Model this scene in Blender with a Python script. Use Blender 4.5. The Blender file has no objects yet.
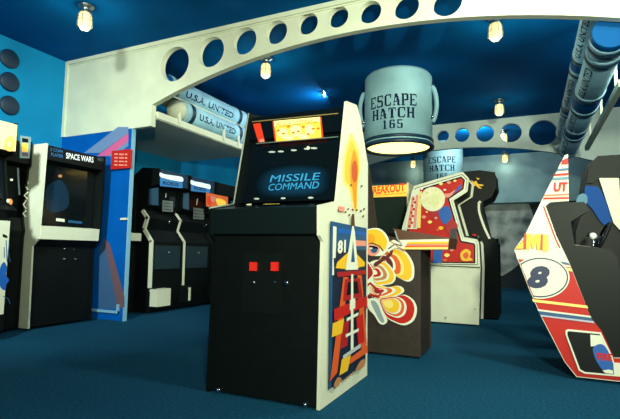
import bpy, bmesh, math, random
from mathutils import Vector, Matrix
from mathutils.geometry import tessellate_polygon
random.seed(5)
PI = math.pi
SC = bpy.context.scene
COL = SC.collection

# ------------------------------------------------------------ camera model (room axes: x right, y into the room, z up)
FOC = 470.0
EYE = Vector((0, 0, .87))
YAW = math.radians(25); PIT = math.atan(42.5 / FOC); ROLL = .015
_f0 = Vector((-math.sin(YAW), math.cos(YAW), 0)); _R = Vector((math.cos(YAW), math.sin(YAW), 0))
_F = _f0 * math.cos(PIT) + Vector((0, 0, 1)) * math.sin(PIT)
_U = -_f0 * math.sin(PIT) + Vector((0, 0, 1)) * math.cos(PIT)

def ray(u, v):
    a, b = u - 310, 209.5 - v
    c, s = math.cos(ROLL), math.sin(ROLL)
    return _F * FOC + _R * (a * c - b * s) + _U * (a * s + b * c)

def on(u, v, ax, val):
    """Measure: where the sight line of a photo point meets the real plane ax = val."""
    d = ray(u, v)
    return EYE + d * ((val - EYE[ax]) / d[ax])

def onpl(u, v, A, n):
    d = ray(u, v); n = Vector(n)
    return EYE + d * ((Vector(A) - EYE).dot(n) / d.dot(n))

# ------------------------------------------------------------ materials
def lin(c):
    return tuple((x / 255 / 12.92) if x / 255 <= .04045 else ((x / 255 + .055) / 1.055) ** 2.4 for x in c)

_M = {}
def mat(name, rgb, rough=.5, metal=0, emit=0, noise=0, nscale=8, spec=.5, bump=0, bscale=300, rgb2=None, coat=0):
    if name in _M: return _M[name]
    m = bpy.data.materials.new(name); m.use_nodes = True
    nt = m.node_tree; b = nt.nodes['Principled BSDF']
    c = (*lin(rgb), 1)
    b.inputs['Base Color'].default_value = c
    b.inputs['Roughness'].default_value = rough
    b.inputs['Metallic'].default_value = metal
    b.inputs['Specular IOR Level'].default_value = spec
    b.inputs['Coat Weight'].default_value = coat
    if emit:
        b.inputs['Emission Color'].default_value = c
        b.inputs['Emission Strength'].default_value = emit
    if noise or bump:
        tc = nt.nodes.new('ShaderNodeTexCoord')
    if noise:
        n = nt.nodes.new('ShaderNodeTexNoise'); n.inputs['Scale'].default_value = nscale
        n.inputs['Detail'].default_value = 5
        nt.links.new(tc.outputs['Object'], n.inputs['Vector'])
        r = nt.nodes.new('ShaderNodeValToRGB')
        d = rgb2 or tuple(max(0, x * (1 - noise)) for x in rgb)
        r.color_ramp.elements[0].position = .35; r.color_ramp.elements[1].position = .65
        r.color_ramp.elements[0].color = (*lin(d), 1); r.color_ramp.elements[1].color = c
        nt.links.new(n.outputs['Fac'], r.inputs['Fac'])
        nt.links.new(r.outputs['Color'], b.inputs['Base Color'])
    if bump:
        n2 = nt.nodes.new('ShaderNodeTexNoise'); n2.inputs['Scale'].default_value = bscale
        nt.links.new(tc.outputs['Object'], n2.inputs['Vector'])
        bp = nt.nodes.new('ShaderNodeBump'); bp.inputs['Strength'].default_value = bump
        bp.inputs['Distance'].default_value = .01
        nt.links.new(n2.outputs['Fac'], bp.inputs['Height']); nt.links.new(bp.outputs['Normal'], b.inputs['Normal'])
    _M[name] = m
    return m

CREAM = mat('cream_paint', (226, 232, 206), .6, noise=.05, nscale=3, spec=.2)
WHITE = mat('white_laminate', (224, 228, 204), .45, noise=.04, nscale=5, spec=.3)
WALLB = mat('sky_blue_wall_paint', (20, 140, 196), .8, noise=.08, nscale=1.5, spec=.08)
CEILB = mat('deep_blue_ceiling_paint', (0, 92, 160), .85, noise=.12, nscale=1, spec=.03)
PARTB = mat('royal_blue_paint', (0, 92, 184), .6, noise=.08, nscale=3, spec=.1)
PALEB = mat('pale_blue_paint', (132, 172, 184), .6, noise=.15, nscale=2)
EDGEB = mat('pale_blue_edge', (130, 185, 215), .5)
GREYB = mat('blue_grey_paint', (95, 125, 150), .7, noise=.35, nscale=2.2)
NAVY = mat('navy_vinyl', (14, 34, 78), .5)
BLACK = mat('black_laminate', (9, 17, 17), .5, noise=.2, nscale=20, spec=.2)
BLACKG = mat('black_glass', (10, 18, 22), .12)
DARKG = mat('dark_green_glass', (30, 44, 40), .25)
STEEL = mat('brushed_steel', (170, 178, 180), .35, metal=1)
CHROME = mat('chrome', (225, 230, 235), .15, metal=1)
BROWN = mat('dark_brown_laminate', (50, 38, 31), .6, noise=.2, nscale=15)
BROWN2 = mat('brown_vinyl', (92, 60, 46), .4)
RED = mat('red_vinyl', (196, 34, 26), .5, spec=.3)
CRIM = mat('crimson_vinyl', (170, 30, 34), .45)
ORNG = mat('orange_vinyl', (226, 92, 36), .45)
YEL = mat('yellow_vinyl', (246, 192, 40), .45)
PYEL = mat('pale_yellow_vinyl', (250, 222, 120), .45)
BLUE = mat('blue_vinyl', (22, 92, 178), .45)
MBLUE = mat('mid_blue_vinyl', (30, 84, 130), .45)
PINK = mat('pink_vinyl', (216, 96, 150), .5)
LILAC = mat('grey_lilac_paint', (112, 140, 185), .5)
RUST = mat('dull_rust_paint', (112, 84, 96), .5)
SALM = mat('salmon_vinyl', (235, 150, 130), .45)
TAN = mat('tan_vinyl', (190, 130, 80), .45)
WHV = mat('white_vinyl', (232, 234, 214), .5, spec=.3)
INK = mat('ink_black', (14, 18, 22), .5, spec=.2)
CANW = mat('canister_pale_blue', (172, 226, 250), .45, noise=.12, nscale=4, spec=.3)
CANB = mat('canister_blue', (0, 84, 150), .6, spec=.1)
STENC = mat('stencil_navy_ink', (8, 32, 66), .7, spec=.1)
HATW = mat('hatch_pale_blue', (156, 204, 216), .55, noise=.1, nscale=3)
HATD = mat('hatch_dark_ring', (18, 50, 74), .4)
LAMPE = mat('warm_bulb_glow', (255, 226, 150), .5, emit=1.3)
HATE = mat('warm_diffuser_glow', (250, 238, 180), .5, emit=.85)
MARQY = mat('lit_yellow_marquee', (240, 186, 66), .5, emit=.6)
MARQW = mat('lit_cream_marquee', (245, 228, 150), .5, emit=.6)
MARQR = mat('lit_red_marquee', (205, 50, 22), .5, emit=.5)
MARQO = mat('lit_orange_lettering', (226, 96, 24), .5, emit=.75)
MARQWH = mat('lit_white_lettering', (225, 232, 232), .5, emit=.45)
MARQB = mat('lit_blue_marquee', (50, 120, 180), .5, emit=.3)
SCRB = mat('screen_blue_letters', (50, 140, 190), .5, emit=.45, spec=.2)
SCRD = mat('screen_blue_field', (8, 42, 60), .15, emit=.25)
SCRG = mat('screen_blue_reflection', (14, 44, 66), .15, emit=.1)

def moonmat():
    m = bpy.data.materials.new('moon_mural_print'); m.use_nodes = True
    nt = m.node_tree; b = nt.nodes['Principled BSDF']; b.inputs['Roughness'].default_value = .8
    tc = nt.nodes.new('ShaderNodeTexCoord')
    v = nt.nodes.new('ShaderNodeTexVoronoi'); v.inputs['Scale'].default_value = 3.2
    n = nt.nodes.new('ShaderNodeTexNoise'); n.inputs['Scale'].default_value = 2.6; n.inputs['Detail'].default_value = 9
    mx = nt.nodes.new('ShaderNodeMath'); mx.operation = 'MULTIPLY_ADD'; mx.inputs[1].default_value = .35
    nt.links.new(tc.outputs['Object'], v.inputs['Vector']); nt.links.new(tc.outputs['Object'], n.inputs['Vector'])
    nt.links.new(v.outputs['Distance'], mx.inputs[0]); nt.links.new(n.outputs['Fac'], mx.inputs[2])
    r = nt.nodes.new('ShaderNodeValToRGB')
    r.color_ramp.elements[0].position = .4; r.color_ramp.elements[0].color = (*lin((72, 84, 88)), 1)
    r.color_ramp.elements[1].position = .8; r.color_ramp.elements[1].color = (*lin((190, 200, 196)), 1)
    nt.links.new(mx.outputs[0], r.inputs['Fac']); nt.links.new(r.outputs['Color'], b.inputs['Base Color'])
    return m
MOON = moonmat()

def carpetmat():
    m = mat('blue_carpet', (26, 88, 122), .95, noise=.25, nscale=60, spec=.05, bump=.6, bscale=180)
    return m
CARPET = carpetmat()

# ------------------------------------------------------------ mesh builder
def empty(name, loc, label=None, cat=None, group=None):
    o = bpy.data.objects.new(name, None); COL.objects.link(o); o.location = loc
    o.empty_display_size = .1
    return tag(o, label, cat, group)

def tag(o, label=None, cat=None, group=None, kind=None):
    if label: o['label'] = label
    if cat: o['category'] = cat
    if group: o['group'] = group
    if kind: o['kind'] = kind
    return o

class MB:
    def __init__(s): s.v = []; s.f = []; s.mi = []; s.sm = []; s.mats = []
    def m(s, mt):
        if mt not in s.mats: s.mats.append(mt)
        return s.mats.index(mt)
    def face(s, idx, mt, smooth=False): s.f.append(idx); s.mi.append(s.m(mt)); s.sm.append(smooth)
    def add(s, vs): k = len(s.v); s.v += [Vector(p) for p in vs]; return k
    def box(s, a, b, mt):
        x0, y0, z0 = a; x1, y1, z1 = b
        k = s.add([(x0, y0, z0), (x1, y0, z0), (x1, y1, z0), (x0, y1, z0), (x0, y0, z1), (x1, y0, z1), (x1, y1, z1), (x0, y1, z1)])
        for q in ((3, 2, 1, 0), (4, 5, 6, 7), (0, 1, 5, 4), (1, 2, 6, 5), (2, 3, 7, 6), (3, 0, 4, 7)): s.face([k + i for i in q], mt)
        return s
    def prism(s, pts, d, mt, side=None):
        """closed 3-D outline swept by vector d"""
        n = len(pts); d = Vector(d)
        k = s.add(pts); s.add([Vector(p) + d for p in pts])
        tri = tessellate_polygon([[Vector(p) for p in pts]])
        for t in tri:
            s.face([k + i for i in t], mt); s.face([k + n + i for i in reversed(t)], mt)
        for i in range(n):
            j = (i + 1) % n
            s.face([k + i, k + j, k + n + j, k + n + i], side or mt)
        return s
    def poly(s, pts, mt):
        k = s.add(pts)
        for t in tessellate_polygon([[Vector(p) for p in pts]]): s.face([k + i for i in t], mt)
        return s
    def lathe(s, prof, mt, c=(0, 0, 0), axis=2, n=32, mats=None):
        """profile [(radius, along)] turned about an axis through c"""
        c = Vector(c); rings = []
        ax = [Vector((1, 0, 0)), Vector((0, 1, 0)), Vector((0, 0, 1))]
        A = ax[axis]; B = ax[(axis + 1) % 3]; D = ax[(axis + 2) % 3]
        for r, t in prof:
            rings.append(s.add([c + A * t + B * (r * math.cos(2 * PI * i / n)) + D * (r * math.sin(2 * PI * i / n)) for i in range(n)]))
        for q in range(len(prof) - 1):
            m_ = mats[q] if mats else mt
            for i in range(n):
                j = (i + 1) % n
                s.face([rings[q] + i, rings[q] + j, rings[q + 1] + j, rings[q + 1] + i], m_, True)
        if prof[0][0] > 1e-4: s.face([rings[0] + i for i in reversed(range(n))], mats[0] if mats else mt)
        if prof[-1][0] > 1e-4: s.face([rings[-1] + i for i in range(n)], mats[-1] if mats else mt)
        return s
    def tube(s, p, q, r, mt, n=10, r2=None):
        p, q = Vector(p), Vector(q); d = (q - p).normalized()
        a = d.orthogonal().normalized(); b = d.cross(a); r2 = r if r2 is None else r2
        k = s.add([p + a * (r * math.cos(2 * PI * i / n)) + b * (r * math.sin(2 * PI * i / n)) for i in range(n)])
        l = s.add([q + a * (r2 * math.cos(2 * PI * i / n)) + b * (r2 * math.sin(2 * PI * i / n)) for i in range(n)])
        for i in range(n):
            j = (i + 1) % n; s.face([k + i, k + j, l + j, l + i], mt, True)
        s.face([k + i for i in reversed(range(n))], mt); s.face([l + i for i in range(n)], mt)
        return s
    def path(s, pts, r, mt, n=8):
        for a, b in zip(pts, pts[1:]): s.tube(a, b, r, mt, n)
        return s
    def sweep(s, pts, r, mt, n=12):
        pts = [Vector(p) for p in pts]; rings = []; ref = None
        for i, p in enumerate(pts):
            d = (pts[min(i + 1, len(pts) - 1)] - pts[max(i - 1, 0)]).normalized()
            a = d.orthogonal().normalized() if ref is None else (ref - d * ref.dot(d)).normalized()
            ref = a; b = d.cross(a)
            rings.append(s.add([p + a * (r * math.cos(2 * PI * k / n)) + b * (r * math.sin(2 * PI * k / n)) for k in range(n)]))
        for A, B in zip(rings, rings[1:]):
            for k in range(n): j = (k + 1) % n; s.face([A + k, A + j, B + j, B + k], mt, True)
        s.face([rings[0] + k for k in reversed(range(n))], mt); s.face([rings[-1] + k for k in range(n)], mt)
        return s
    def torus(s, c, A, R, r, mt, n=28, k=8):
        c = Vector(c); A = Vector(A).normalized(); B = A.orthogonal().normalized(); D = A.cross(B)
        st = len(s.v)
        for i in range(n):
            t = 2 * PI * i / n; e = B * math.cos(t) + D * math.sin(t)
            s.add([c + e * (R + r * math.cos(2 * PI * j / k)) + A * (r * math.sin(2 * PI * j / k)) for j in range(k)])
        for i in range(n):
            for j in range(k):
                s.face([st + i * k + j, st + (i + 1) % n * k + j, st + (i + 1) % n * k + (j + 1) % k, st + i * k + (j + 1) % k], mt, True)
        return s
    def ball(s, c, r, mt, n=12):
        pr = [(r * math.sin(PI * i / n), -r * math.cos(PI * i / n)) for i in range(n + 1)]
        return s.lathe(pr, mt, c, 2, 16)
    def grab(s, vs, fs, mt):
        k = s.add(vs)
        for f in fs: s.face([k + i for i in f], mt)
        return s
    def build(s, name, parent=None, label=None, bevel=0):
        o_ = parent
        org = Vector((0, 0, 0))
        while o_ is not None: org += o_.location; o_ = o_.parent
        me = bpy.data.meshes.new(name)
        if parent is None and s.v:                      # own origin at the foot of the object
            lo = Vector((min(v.x for v in s.v), min(v.y for v in s.v), min(v.z for v in s.v)))
            hi = Vector((max(v.x for v in s.v), max(v.y for v in s.v), 0)); org = Vector(((lo.x + hi.x) / 2, (lo.y + hi.y) / 2, lo.z))
        me.from_pydata([tuple(v - org) for v in s.v], [], s.f)
        for mt in s.mats: me.materials.append(mt)
        me.polygons.foreach_set('material_index', s.mi); me.polygons.foreach_set('use_smooth', s.sm)
        bm = bmesh.new(); bm.from_mesh(me)
        bmesh.ops.remove_doubles(bm, verts=bm.verts, dist=1e-6) if bevel else None
        bmesh.ops.recalc_face_normals(bm, faces=bm.faces); bm.to_mesh(me); bm.free()
        me.update()
        o = bpy.data.objects.new(name, me); COL.objects.link(o)
        if parent is not None: o.parent = parent
        else: o.location = org
        if label: o['label'] = label
        if bevel:
            b = o.modifiers.new('bevel', 'BEVEL'); b.width = bevel; b.segments = 2; b.limit_method = 'ANGLE'
        return o

def text_mesh(txt, bold=0, shear=0):
    cu = bpy.data.curves.new('t', 'FONT'); cu.body = txt; cu.size = 1; cu.offset = bold; cu.shear = shear
    cu.resolution_u = 3; cu.align_x = 'LEFT'
    o = bpy.data.objects.new('t', cu); COL.objects.link(o)
    dg = bpy.context.evaluated_depsgraph_get(); ev = o.evaluated_get(dg); me = ev.to_mesh()
    vs = [v.co.copy() for v in me.vertices]; fs = [list(p.vertices) for p in me.polygons]
    ev.to_mesh_clear(); bpy.data.objects.remove(o); bpy.data.curves.remove(cu)
    x0 = min(v.x for v in vs); x1 = max(v.x for v in vs); y0 = min(v.y for v in vs); y1 = max(v.y for v in vs)
    return [((v.x - x0) / (x1 - x0), (v.y - y0) / (y1 - y0)) for v in vs], fs

def smooth(pts, n=5):
    out = []; N = len(pts)
    for i in range(N):
        p0, p1, p2, p3 = (Vector(pts[(i + k - 1) % N]) for k in range(4))
        for j in range(n):
            t = j / n
            out.append(tuple(.5 * ((2 * p1) + (p2 - p0) * t + (2 * p0 - 5 * p1 + 4 * p2 - p3) * t * t + (3 * p1 - p0 - 3 * p2 + p3) * t ** 3)))
    return out

def ell(cx, cy, rx, ry, n=28, tilt=0):
    c, s = math.cos(tilt), math.sin(tilt)
    return [(cx + rx * math.cos(2 * PI * i / n) * c - ry * math.sin(2 * PI * i / n) * s,
             cy + rx * math.cos(2 * PI * i / n) * s + ry * math.sin(2 * PI * i / n) * c) for i in range(n)]

def toward(pts, a, k): return [(a[0] + (x - a[0]) * k, a[1] + (y - a[1]) * k) for x, y in pts]

def ribbon(pts, w):
    """open centre line and half width(s) -> closed outline"""
    L, R = [], []
    for i, p in enumerate(pts):
        a = Vector(pts[max(0, i - 1)]); b = Vector(pts[min(len(pts) - 1, i + 1)])
        d = (b - a).normalized(); n = Vector((-d.y, d.x)); ww = w[i] if isinstance(w, (list, tuple)) else w
        L.append(tuple(Vector(p) + n * ww)); R.append(tuple(Vector(p) - n * ww))
    return L + R[::-1]

class Art:
    """Printed artwork laid on a real panel: each layer is a film .5 mm above the last."""
    def __init__(s, fn, nrm, first=.0012):
        s.fn = fn; s.n = Vector(nrm).normalized(); s.k = first; s.mb = MB()
    def p(s, pts, mt, step=True):
        s.mb.poly([s.fn(u, v) + s.n * s.k for u, v in pts], mt)
        if step: s.k += .0006
        return s
    def line(s, pts, w, mt): return s.p(ribbon(pts, w / 2), mt)
    def text(s, txt, bl, br, tl, mt, bold=.02, shear=0):
        vs, fs = text_mesh(txt, bold, shear)
        O, A, B = s.fn(*bl), s.fn(*br), s.fn(*tl)
        s.mb.grab([O + (A - O) * x + (B - O) * y + s.n * s.k for x, y in vs], fs, mt); s.k += .0006
        return s
    def build(s, name, parent, label=None): return s.mb.build(name, parent, label)

def pl(ax, val): return lambda u, v: on(u, v, ax, val)
def yz(x, pts): return [Vector((x, a, b)) for a, b in pts]
def xz(y, pts): return [Vector((a, y, b)) for a, b in pts]

# ------------------------------------------------------------ room shell
XL, XR, YF, YB, CZ = -5.77, 3.0, -3.0, 13.4, 3.45
def struct(mb, name, **k): o = mb.build(name, None, **k); o['kind'] = 'structure'; return o
struct(MB().box((XL - .1, YF - .1, -.1), (XR + .1, YB + .1, 0), CARPET), 'floor')
struct(MB().box((XL - .1, YF - .1, CZ), (XR + .1, YB + .1, CZ + .1), CEILB), 'ceiling')
struct(MB().box((XL - .1, YF, 0), (XL, YB, CZ), WALLB), 'wall_left')
struct(MB().box((XR, YF, 0), (XR + .1, YB, CZ), GREYB), 'wall_right')
struct(MB().box((XL - .1, YB, 0), (XR + .1, YB + .1, CZ), GREYB), 'wall_back')
struct(MB().box((XL - .1, YF - .1, 0), (XR + .1, YF, CZ), GREYB), 'wall_front')

def arch_beam(name, y, th, peak, cx, Rad, holes, mt, x0=-4.18, solid_l=True, zb=2.385):
    """white beam: full-height sheet down to the arched opening, pierced by round holes"""
    half = cx - x0; x1 = cx + half
    def za(x): return peak - (Rad - math.sqrt(Rad * Rad - (x - cx) ** 2))
    out = [(XL, zb), (x0, zb)]
    out += [(x0 + (x1 - x0) * i / 40, za(x0 + (x1 - x0) * i / 40)) for i in range(41)]
    out += [(x1, zb), (XR, zb), (XR, CZ), (XL, CZ)]
    cu = bpy.data.curves.new('c', 'CURVE'); cu.dimensions = '2D'; cu.fill_mode = 'BOTH'; cu.extrude = th / 2
    def spl(pts):
        s = cu.splines.new('POLY'); s.points.add(len(pts) - 1)
        for i, (a, b) in enumerate(pts): s.points[i].co = (a, b, 0, 1)
        s.use_cyclic_u = True
    spl(out)
    for hx, hz, hr in holes: spl([(hx + hr * math.cos(2 * PI * i / 36), hz + hr * math.sin(2 * PI * i / 36)) for i in range(36)])
    o = bpy.data.objects.new('c', cu); COL.objects.link(o)
    dg = bpy.context.evaluated_depsgraph_get(); ev = o.evaluated_get(dg); me = ev.to_mesh()
    vs = [Vector((v.co.x, y + th / 2 - v.co.z, v.co.y)) for v in me.vertices]; fs = [list(p.vertices) for p in me.polygons]
    ev.to_mesh_clear(); bpy.data.objects.remove(o); bpy.data.curves.remove(cu)
    mb = MB(); mb.grab(vs, fs, mt)
    return struct(mb, name)

Y1 = 4.30
hp = [(174.7, 64.0, .215), (211, 51.8, .182), (244.5, 41, .155), (276.3, 32.2, .132), (307.6, 23.6, .118), (338, 16.9, .112), (370, 12, .115), (406, 6.5, .125), (447, 2, .135)]
holes1 = [(on(a, b, 1, Y1).x, on(a, b, 1, Y1).z, r) for a, b, r in hp]
holes1 += [(-.14, 3.27, .14), (.36, 3.24, .16), (.9, 3.19, .18)]
arch_beam('wall_beam', Y1, .075, 3.092, -1.55, 8.05, holes1, CREAM)
Y2 = 9.43
hp2 = [(443, 136, .115), (462, 135, .137), (485, 133.5, .16), (511, 132.5, .185), (543, 132.5, .235)]
holes2 = [(on(a, b, 1, Y2).x, on(a, b, 1, Y2).z, r) for a, b, r in hp2] + [(-2.1, 3.19, .1), (-2.6, 3.17, .12)]
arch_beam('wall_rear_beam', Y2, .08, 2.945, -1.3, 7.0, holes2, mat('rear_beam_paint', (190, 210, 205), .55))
struct(MB().box((XL, Y1 - .02, CZ - .05), (XR, Y1, CZ), CREAM).box((XL, Y1 - .012, CZ - .075), (XR, Y1, CZ - .058), CREAM), 'trim_1')
struct(MB().box((XL, Y1 - .02, 2.385), (XL + .045, Y1, CZ - .05), CREAM), 'trim_2')
# pale upper band of the far wall, above the moon mural
struct(MB().box((XL, YB - .5, 2.2), (XR, YB, 3.45), PALEB), 'wall_far_soffit')

# painted partition under the beam
PX1, PTH = -4.49, .055
pa = MB().box((XL, Y1, 0), (PX1, Y1 + PTH, 2.385), PARTB)
A = Art(pl(1, Y1), (0, -1, 0))
def clip(pts): return pts
A.p([(128.5, 127), (128.5, 133), (100, 153), (84, 153), (118, 127)], LILAC)
A.p([(128.5, 133), (128.5, 141), (108, 156), (97, 156)], PINK)
A.p([(128.5, 141), (128.5, 146), (113, 157), (108, 156)], LILAC)
A.p([(104, 238), (110, 244), (124.5, 296), (124.5, 307), (118, 309)], RUST)
A.p([(99, 250), (104, 238), (118, 309), (99, 309)], mat('slate_blue_paint', (58, 96, 140), .5))
pa.v += A.mb.v and []
k0 = len(pa.v); pa.v += A.mb.v
for f_, mi_ in zip(A.mb.f, A.mb.mi): pa.face([k0 + i for i in f_], A.mb.mats[mi_])
pa.box((PX1, Y1, 0), (PX1 + .012, Y1 + PTH, 2.385), EDGEB)
struct(pa, 'wall_partition')
struct(MB().box((XL, Y1 - .025, .09), (PX1 - .06, Y1, .12), EDGEB).box((PX1 - .08, Y1 - .03, .09), (PX1 - .06, Y1, .2), EDGEB), 'baseboard_partition')
struct(MB().box((PX1 - .09, Y1 - .03, 1.23), (PX1 + .01, Y1, 1.255), WHITE), 'trim_3')

# red notice on the partition
s0 = on(112, 151, 1, Y1 - .04); s1 = on(129.5, 168, 1, Y1 - .04)
sg = empty('notice_sign', ((s0.x + s1.x) / 2, Y1 - .05, s1.z), 'small red notice board with pale lettering at the edge of the blue partition', 'sign')
MB().box((s0.x, Y1 - .045, s1.z), (s1.x, Y1 - .0045, s0.z), RED).build('board', sg)
A = Art(pl(1, Y1 - .045), (0, -1, 0))
for i, w in enumerate(['PLEASE', 'DO NOT', 'LEAN', 'HERE']):
    pass
for i in range(4):
    y = 153.5 + i * 3.6
    A.line([(114.5, y + .6), (118, y + .7)], 1.5, SALM).line([(119.2, y + .8), (124, y + .9)], 1.5, SALM).line([(125, y + .9), (127.5, y + 1)], 1.5, SALM)
A.build('lettering', sg)

# round dark wall discs on the left wall
for i, (a, b, lb) in enumerate(((9, 59, 'uppermost of three dark round discs on the light blue wall'), (9, 82, 'middle one of three dark round discs on the light blue wall'), (9, 105.5, 'lowest of three dark round discs on the light blue wall'))):
    c = on(a, b, 0, XL)
    o = MB().lathe([(.118, 0), (.118, .02), (.10, .03), (.0, .03)], mat('dark_disc', (14, 42, 66), .5), c, 0, 32).build('wall_disc')
    tag(o, lb, 'wall disc', 'wall discs')

# moon mural
mc = on(472, 225, 1, YB - .55)
mm = MB()
pts = []
for i in range(49):
    t = 2 * PI * i / 48; r = 1.47
    pts.append((mc.x + r * math.cos(t), min(2.2, mc.z + r * math.sin(t))))
pts = pts[:-1]
mural = empty('moon_mural', (mc.x, YB - .03, 0), 'wide dark wall mural showing a huge grey cratered moon, behind the far cabinets', 'mural')
MB().box((-3.6, YB - .03, .02), (2.6, YB - .002, 2.2), mat('mural_night', (24, 40, 52), .8, noise=.3, nscale=1.5)).build('night_panel', mural)
MB().prism([Vector((a, YB - .031, b)) for a, b in pts], (0, -.006, 0), MOON).build('moon_disc', mural)

# ------------------------------------------------------------ canister racks
def canister_run(name, cx, cz, r, segs, label, txt, tang, capped=False):
    """one straight pipe along the room made of pale and blue lengths between dark rings; segs = [(y0, y1, pale?)]"""
    y0 = segs[0][0]
    root = empty(name, (cx, y0, cz - r), label, 'pipe', 'stencilled canister pipes')
    if capped:
        MB().lathe([(.001, y0 - .16), (r * .5, y0 - .15), (r * .8, y0 - .11), (r * .93, y0 - .05), (r * .95, y0)], WHITE, (cx, 0, cz), 1, 28).build('end_cap', root)
    for (a, b, pale) in segs:
        m_ = CANW if pale else CANB
        MB().lathe([(r * .96, a), (r, a + .02), (r, b - .02), (r * .96, b)], m_, (cx, 0, cz), 1, 32).build('pipe_section', root)
        rb = MB().lathe([(r * 1.0, b - .035), (r * 1.07, b - .03), (r * 1.07, b + .03), (r * 1.0, b + .035)], HATD, (cx, 0, cz), 1, 32)
        rb.lathe([(r * 1.0, b - .12), (r * 1.045, b - .11), (r * 1.045, b - .045), (r * 1.0, b - .04)], CANW, (cx, 0, cz), 1, 32)
        rb.build('pipe_ring', root)
        if pale and b - a > .7:
            rr = r + .003; hgt = r * .6
            for row, (t_, fa, fb) in enumerate(((txt, .10, .86),)):
                vs, fs = text_mesh(t_, .02); V = []
                for x, yy in vs:
                    ang = tang + (yy - .5) * (hgt if tang < PI / 2 else -hgt) / rr
                    xx = x if tang < PI / 2 else 1 - x
                    V.append((cx + rr * math.cos(ang), a + (b - a) * (fa + (fb - fa) * xx), cz + rr * math.sin(ang)))
                MB().grab(V, fs, STENC).build('stencil_lettering', root)
    return root

# left rack: shelf on the wall, two lower + one upper run
canister_run('canister_pipe', -4.34, 2.775, .155, [(4.98, 5.12, 1), (5.12, 6.3, 1), (6.3, 6.55, 1)], 'lower pale blue stencilled pipe on the left shelf, with a rounded white end cap', 'U.S.A. UNITED', -.15, True)
canister_run('canister_pipe', -4.52, 3.14, .155, [(4.56, 5.0, 0), (5.0, 6.55, 1), (6.55, 6.8, 1), (6.8, 7.2, 0)], 'upper stencilled pipe on the left rack, close under the ceiling', 'U.S.A. UNITED', -.35)
rk = empty('pipe_shelf', (-4.3, 4.5, 2.48), 'cream shelf with brackets carrying the pipes over the left alcove', 'shelf')
MB().box((XL, Y1 + .08, 2.49), (-4.17, 6.75, 2.53), WHITE).box((-4.19, Y1 + .08, 2.50), (-4.15, 6.75, 2.585), CREAM).build('board', rk)
for y in (4.75, 5.75, 6.15, 6.55):
    MB().box((-4.16, y, 2.53), (-4.145, y + .05, 2.70), CREAM).box((XL, y, 2.53), (-4.14, y + .05, 2.60), CREAM).build('bracket', rk)
MB().box((-4.75, 4.62, 2.945), (-4.35, 7.1, 2.972), CREAM).box((-4.6, 7.0, 2.5), (-4.4, 7.06, 2.96), CREAM).box((-4.75, 4.5, 2.5), (-4.69, 4.56, 2.96), CREAM).build('upper_rail', rk)

# right pair hung from the ceiling
canister_run('canister_pipe', .580, 3.0, .11, [(4.4, 5.6, 1), (5.6, 6.0, 0), (6.0, 7.35, 1), (7.35, 7.72, 0), (7.72, 9.1, 1)], 'slimmer left pipe of the hanging pair at the upper right', 'U.S.A. UNITED', PI + .75)
canister_run('canister_pipe', .66, 2.72, .145, [(4.4, 4.62, 0), (4.62, 4.87, 1), (4.87, 5.98, 1), (5.98, 6.55, 0), (6.55, 7.55, 1), (7.55, 7.95, 0), (7.95, 9.2, 1)], 'thicker right pipe of the hanging pair at the upper right', 'U.S.A. UNITED', PI + .75)
tp = [o for o in bpy.data.objects if o.name.startswith('canister_pipe') and o.parent is None][-1]
for y in (5.2, 7.2, 8.8):
    MB().box((.716, y, 2.835), (.73, y + .04, CZ - .0005), STEEL).build('hanger_strap', tp)
rk = empty('hanging_rack', (.8, 4.6, 2.5), 'white metal rail with hooks holding the two pipes at the upper right', 'rack')
MB().box((.83, 5.3, 2.52), (.885, 8.4, 2.59), WHITE).build('rail', rk)
for y in (5.6, 6.7, 7.9):
    MB().box((.845, y, 2.59), (.87, y + .04, CZ - .0005), WHITE).build('hanger', rk)

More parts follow.
